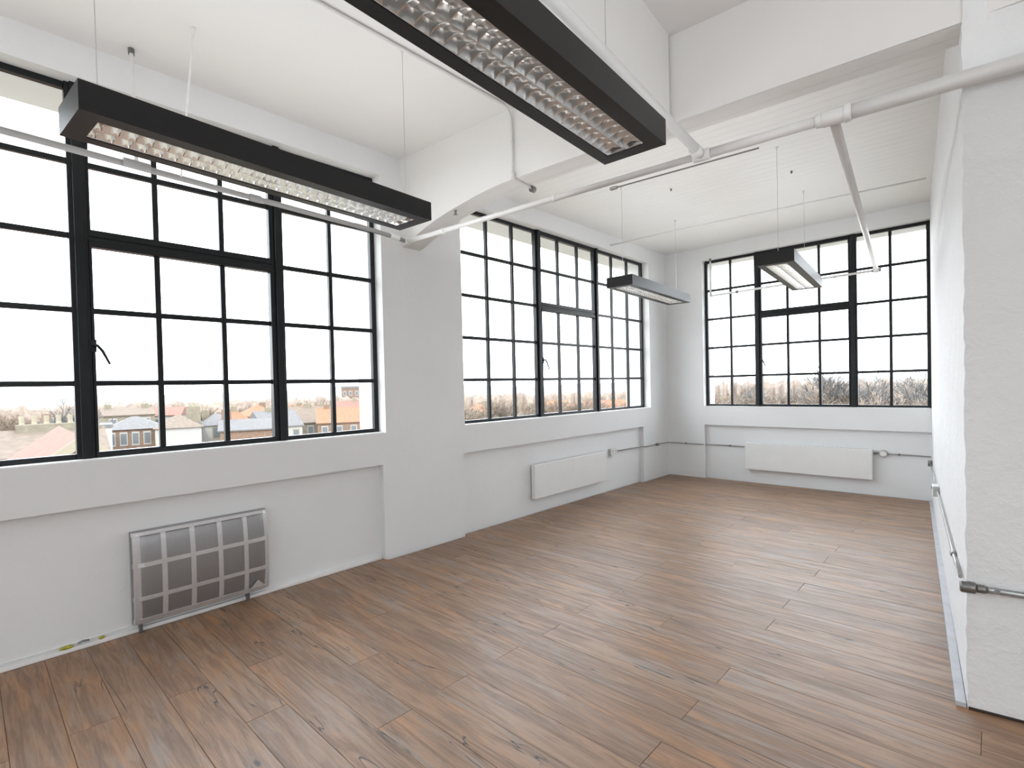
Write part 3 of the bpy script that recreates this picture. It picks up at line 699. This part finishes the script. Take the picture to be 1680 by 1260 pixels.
GZ = -12.0
def house(name, label, azd, dist, Wd, Dp, eave, ridge, wall, roof, kind='gable', nwin=0, turn=0.0, chim=(), winz=None, cat='house', group=None, winm='farglass', pots=0):
    c = polar(azd, dist); r_ = empty(name, (c.x, c.y, GZ), math.radians(-azd + 180 + turn)); tag(r_, label, cat, group)
    # local: x across the front (left-right), -y... front at y = +Dp/2 looks towards us
    e_, rd = eave - GZ, ridge - GZ; hx, hy = Wd / 2, Dp / 2
    put('wall', MB().box(-hx, hx, -hy, hy, 0, e_), wall, r_)
    b = MB(); ov = 0.25
    if kind == 'gable':    # ridge runs left-right
        b.loft([[(x_, -hy - ov, e_ - 0.1), (x_, hy + ov, e_ - 0.1), (x_, hy + ov, e_ + 0.05), (x_, 0, rd), (x_, -hy - ov, e_ + 0.05)] for x_ in (-hx - ov, hx + ov)])
    elif kind == 'front':  # gable towards us
        b.loft([[(-hx - ov, y_, e_ - 0.1), (hx + ov, y_, e_ - 0.1), (hx + ov, y_, e_ + 0.05), (0, y_, rd), (-hx - ov, y_, e_ + 0.05)] for y_ in (-hy - ov, hy + ov)])
    elif kind == 'hip':
        n0 = len(b.v); q = min(hx, hy) * 0.9
        b.v += [(-hx - ov, -hy - ov, e_), (hx + ov, -hy - ov, e_), (hx + ov, hy + ov, e_), (-hx - ov, hy + ov, e_), (-hx + q, 0, rd), (hx - q, 0, rd)]
        b.f += [(0, 1, 2, 3), (0, 1, 5, 4), (2, 3, 4, 5), (1, 2, 5), (3, 0, 4)]
    else: b.box(-hx - 0.1, hx + 0.1, -hy - 0.1, hy + 0.1, e_, rd)
    put('roof', b, roof, r_)
    if kind == 'front':   # pale verge boards on the gable
        for s in (-1, 1):
            v_ = MB().loft([[(s * (hx + ov), hy + ov + 0.02, e_ - 0.25), (s * (hx + ov), hy + ov + 0.02, e_ + 0.08), (0, hy + ov + 0.02, rd + 0.05), (0, hy + ov + 0.02, rd - 0.28)],
                            [(s * (hx + ov), hy + ov + 0.10, e_ - 0.25), (s * (hx + ov), hy + ov + 0.10, e_ + 0.08), (0, hy + ov + 0.10, rd + 0.05), (0, hy + ov + 0.10, rd - 0.28)]])
            put('verge_board', v_, 'pot', r_)
    if nwin:
        for zc in (winz or (e_ - 1.3,)):
            for i in range(nwin):
                xc = -hx + Wd * (i + 0.5) / nwin; ww = min(0.55, Wd / nwin * 0.33)
                f_ = put('window', MB().box(xc - ww, xc + ww, hy, hy + 0.06, zc - 0.8, zc + 0.8), 'render' if wall != 'render' else 'pot', r_)
                put('window_pane', MB().box(xc - ww * 0.75, xc + ww * 0.75, hy + 0.06, hy + 0.09, zc - 0.62, zc + 0.62), winm, f_)
    for (cx_, cy_, cw, ch) in chim:
        c_ = put('chimney', MB().box(cx_ - cw / 2, cx_ + cw / 2, cy_ - 0.4, cy_ + 0.4, e_, rd + ch), 'stock' if wall != 'brick_far' else 'brick_far', r_)
        npz = max(2, int(cw / 0.45))
        for i in range(npz):
            px_ = cx_ - cw / 2 + cw * (i + 0.5) / npz
            put('chimney_pot', MB().tube([(px_, cy_, rd + ch), (px_, cy_, rd + ch + 0.12), (px_, cy_, rd + ch + 0.45)], 0.13, 6, [0.15, 0.12, 0.13]), 'pot', c_)
    return r_
# near red gable at the foot of the left window
house('house', 'house with red gable roof and pale verges, nearest below the leftmost panes', -83.9, 24, 7.0, 8.0, -2.7, 0.20, 'brick_far', 'redtile', 'front', 0, 4)
house('terrace_house', 'yellow brick terrace with a row of pale chimney pots behind the red gable', -85.9, 37, 5.2, 6, -1.5, -0.30, 'stock', 'browntile', 'gable', 0, 0, [(-0.9, 0, 3.4, 0.26)])
house('terrace_house', 'brick terrace with pale window surrounds under a grey hipped roof', -79.3, 78, 5.6, 7, -2.6, -1.2, 'brick_far', 'slate', 'hip', 5, 0, [], (8.3, 6.2))
house('bay_house', 'narrow white house with a grey bay left of the brick terrace', -81.9, 70, 2.2, 5, -1.9, -1.6, 'render', 'slate', 'flat', 1, 0, [], (8.7, 6.6))
house('house', 'white rendered house, left of two, with brown roof seen in the middle casement', -76.0, 75, 4.6, 6, -2.6, -1.15, 'render', 'browntile', 'hip', 0, 0, [(-1.6, -0.5, 1.5, 0.95)])
house('house', 'white rendered house, right of two, with grey-brown roof behind', -72.9, 78, 4.0, 6, -2.7, -1.3, 'render', 'slate', 'hip', 1, 0, [(1.2, 0, 0.8, 0.5)], (8.4,))
house('house', 'low brick house with wide grey roof before the right mullion', -69.9, 74, 6.8, 6, -3.2, -2.0, 'brick_far', 'slate', 'gable', 0, 0, [(2.8, -0.6, 1.1, 1.3)])
house('house', 'grey-roofed house behind the brick terrace', -79.9, 112, 7, 7, -2.0, -0.8, 'stock', 'browntile', 'gable', 3, 8, [(-2.6, 0, 0.9, 0.6), (2.6, 0, 0.9, 0.6)])
house('house', 'brown-roofed pale house on the slope above the white houses', -77.2, 120, 7, 7, -2.6, -1.1, 'render', 'redtile', 'gable', 3, -12, [(2.2, 0, 0.9, 0.6)])
farh = [(-84.5, 110, 'slate', 'brick_far'), (-71.5, 100, 'orange', 'render'), (-69.3, 118, 'orange', 'brick_far'), (-67.8, 95, 'slate', 'render'), (-66.0, 130, 'orange', 'render'), (-64.6, 105, 'browntile', 'stock'),
        (-63.2, 120, 'orange', 'brick_far'), (-61.6, 98, 'orange', 'brick_far'), (-60.4, 140, 'redtile', 'render'), (-46.5, 120, 'orange', 'stock'), (-44.0, 135, 'slate', 'render'), (-41.0, 110, 'browntile', 'render'),
        (-38.2, 125, 'orange', 'render'), (-36.3, 118, 'orange', 'stock'), (-33.5, 130, 'redtile', 'render'), (-31.0, 120, 'orange', 'render'), (-20.8, 100, 'slate', 'render'), (-17.9, 95, 'orange', 'render'), (-13.6, 80, 'slate', 'render'), (-9.2, 92, 'slate', 'render'), (-4.4, 88, 'redtile', 'render')]
names = {'slate': 'grey', 'orange': 'orange', 'browntile': 'brown', 'redtile': 'red'}; wn = {'render': 'white', 'brick_far': 'brick', 'stock': 'yellow brick'}
ordn = ('leftmost', 'second from the left', 'third from the left', 'fourth from the left', 'fifth from the left', 'sixth from the left', 'seventh from the left', 'eighth from the left', 'ninth from the left')
for azd, dd, rf_, wl in farh:
    zone = [q[0] for q in farh if (q[0] < -80, q[0] < -58, q[0] < -25) == (azd < -80, azd < -58, azd < -25)]
    nth = ordn[sorted(zone).index(azd)]
    where = 'in the leftmost panes' if azd < -80 else 'far off in the largest window' if azd < -58 else 'in the middle window' if azd < -25 else 'in the far window'
    r_ = house('far_house', '%s house, %s roof, %s %s' % (wn[wl], names[rf_], nth, where), azd, dd, random.uniform(6, 9), 7, random.uniform(-4.2, -3.0), random.uniform(-2.0, -0.9), wl, rf_, random.choice(('gable', 'hip')), 3, random.uniform(-25, 25), [(random.uniform(-2, 2), 0, 1.0, 0.5)], group='distant houses beyond the windows')
    r_.location.z = GZ - (1.2 if azd > -50 else 0.3)
house('tower_block', 'distant reddish tower block in the rightmost pane of the largest window', -60.3, 190, 6, 6, 1.9, 2.6, 'brick_far', 'slate', 'flat', 3, 0, [], (12.2, 9.2), 'building')

# bare trees
def tree_mesh(seed, h, spread, depth=6, thick=0.22):
    rnd_ = random.Random(seed); mb = MB()
    def seg(p0, p1, r0, r1):
        d_ = (p1 - p0).normalized(); ref = Vector((0, 0, 1)) if abs(d_.z) < 0.9 else Vector((1, 0, 0)); s_ = d_.cross(ref).normalized(); u_ = d_.cross(s_)
        b = len(mb.v)
        for p_, r1_ in ((p0, r0), (p1, r1)):
            for k in range(3):
                a = 2 * math.pi * k / 3; mb.v.append(tuple(p_ + (s_ * math.cos(a) + u_ * math.sin(a)) * r1_))
        for k in range(3): mb.f.append((b + k, b + (k + 1) % 3, b + 3 + (k + 1) % 3, b + 3 + k))
    def grow(p, d_, L, r_, lv):
        q = p + d_ * L; seg(p, q, r_, r_ * 0.72)
        if lv == 0: return
        for k in range(rnd_.choice((3, 3, 4)) if lv > 2 else 3):
            nd = (d_ + Vector((rnd_.uniform(-1, 1), rnd_.uniform(-1, 1), rnd_.uniform(-0.35, 0.65))) * spread).normalized()
            grow(p + d_ * L * rnd_.uniform(0.6, 1.0), nd, L * rnd_.uniform(0.62, 0.85), max(0.025, r_ * 0.6), lv - 1)
    grow(Vector((0, 0, 0)), Vector((0, 0, 1)), h * 0.26, thick, depth)
    return mb
tm = [tree_mesh(11 + i, 12, 0.85, 6).mesh('branches') for i in range(3)]
for me in tm: me.materials.append(M['twig'])
tm2 = [tree_mesh(41 + i, 12, 0.75, 6, 0.20).mesh('branches') for i in range(2)]
for me in tm2: me.materials.append(M['twigdark'])
def tree(label, azd, dist, topz, meshes, k, wide=1.0, group='bare winter trees beyond the windows'):
    c = polar(azd, dist); o_ = bpy.data.objects.new('bare_tree', meshes[k % len(meshes)]); COL.objects.link(o_)
    hh = topz - GZ; s_ = hh / 11.5; o_.location = (c.x, c.y, GZ); o_.scale = (s_ * wide, s_ * wide, s_); o_.rotation_euler.z = k * 1.3
    tag(o_, label, 'tree', group); return o_
tree('tall bare grey tree rising behind the chimney pots in the leftmost panes', -85.0, 88, 2.6, tm2, 0, 1.0)
tree('second bare grey tree beside the left mullion of the largest window', -82.9, 95, 2.0, tm2, 1, 1.0)
k = 0
def hz(a): return 'in the largest window' if a < -55 else 'in the middle window' if a < -25 else 'in the far window'
for a in [-88, -86.3, -81.5, -79.4, -77.5, -75.2, -73, -71, -68.8, -66.6, -65.2, -63.9, -62.6, -61.2, -59.8, -58.5]:
    k += 1; tree('bare beige tree on the distant slope ' + hz(a), a, 125 + 30 * random.random(), random.uniform(0.0, 1.0), tm, k, 1.25)
for a in [-48.5 + 1.15 * i for i in range(18)]:
    k += 1; tree('bare beige tree on the distant slope ' + hz(a), a, 95 + 40 * random.random(), random.uniform(-0.2, 0.9), tm, k, 1.3)
for a in [-22.6 + 1.1 * i for i in range(19)]:
    k += 1; tree('bare beige tree on the distant slope ' + hz(a), a, 70 + 30 * random.random(), random.uniform(1.5, 2.9), tm, k, 1.3)
for a, tz in ((-17.0, 3.2), (-14.4, 4.4), (-12.2, 5.6), (-11.0, 4.6), (-8.3, 4.2), (-6.9, 3.6), (-4.2, 4.6), (-3.0, 4.9)):
    k += 1; tree('tall bare grey tree topping the woodland in the far window', a, 78 + 8 * random.random(), tz, tm2, k, 0.9)
# woodland banks: rolling masses of undergrowth behind the trees
def bank(a0, a1, dist, h0, h1, seed):
    rnd_ = random.Random(seed); mb = MB(); rr = []; n = int((a1 - a0) * 3)
    hs = [rnd_.uniform(h0, h1) for _ in range(n + 1)]
    for i in range(n + 1):
        c = polar(a0 + (a1 - a0) * i / n, dist + rnd_.uniform(-4, 4)); out_ = Vector((c.x - CAM[0], c.y, 0)).normalized(); hh = hs[i]
        rr.append([c - out_ * 10 + Vector((0, 0, GZ)), c - out_ * 7 + Vector((0, 0, hh - 3.5 + rnd_.uniform(-.6, .6))), c - out_ * 3 + Vector((0, 0, hh - 1.0 + rnd_.uniform(-.4, .4))), c + Vector((0, 0, hh)), c + out_ * 9 + Vector((0, 0, hh - 2)), c + out_ * 12 + Vector((0, 0, GZ))])
    mb.loft(rr); return mb
for nm, a0, a1, d_, h0, h1, lab in (('woodland', -95, -55, 175, -1.8, -0.3, 'hazy belt of bare woodland beyond the roofs in the largest window'), ('woodland', -52, -24, 140, -1.4, -0.3, 'hazy belt of bare woodland filling the lower panes of the middle window'), ('woodland', -26, 4, 108, 0.4, 1.5, 'brown belt of bare woodland filling the lower panes of the far window')):
    tag(put(nm, bank(a0, a1, d_, h0, h1, int(d_)), 'bank', smooth=True), lab, 'woodland', kind='stuff')
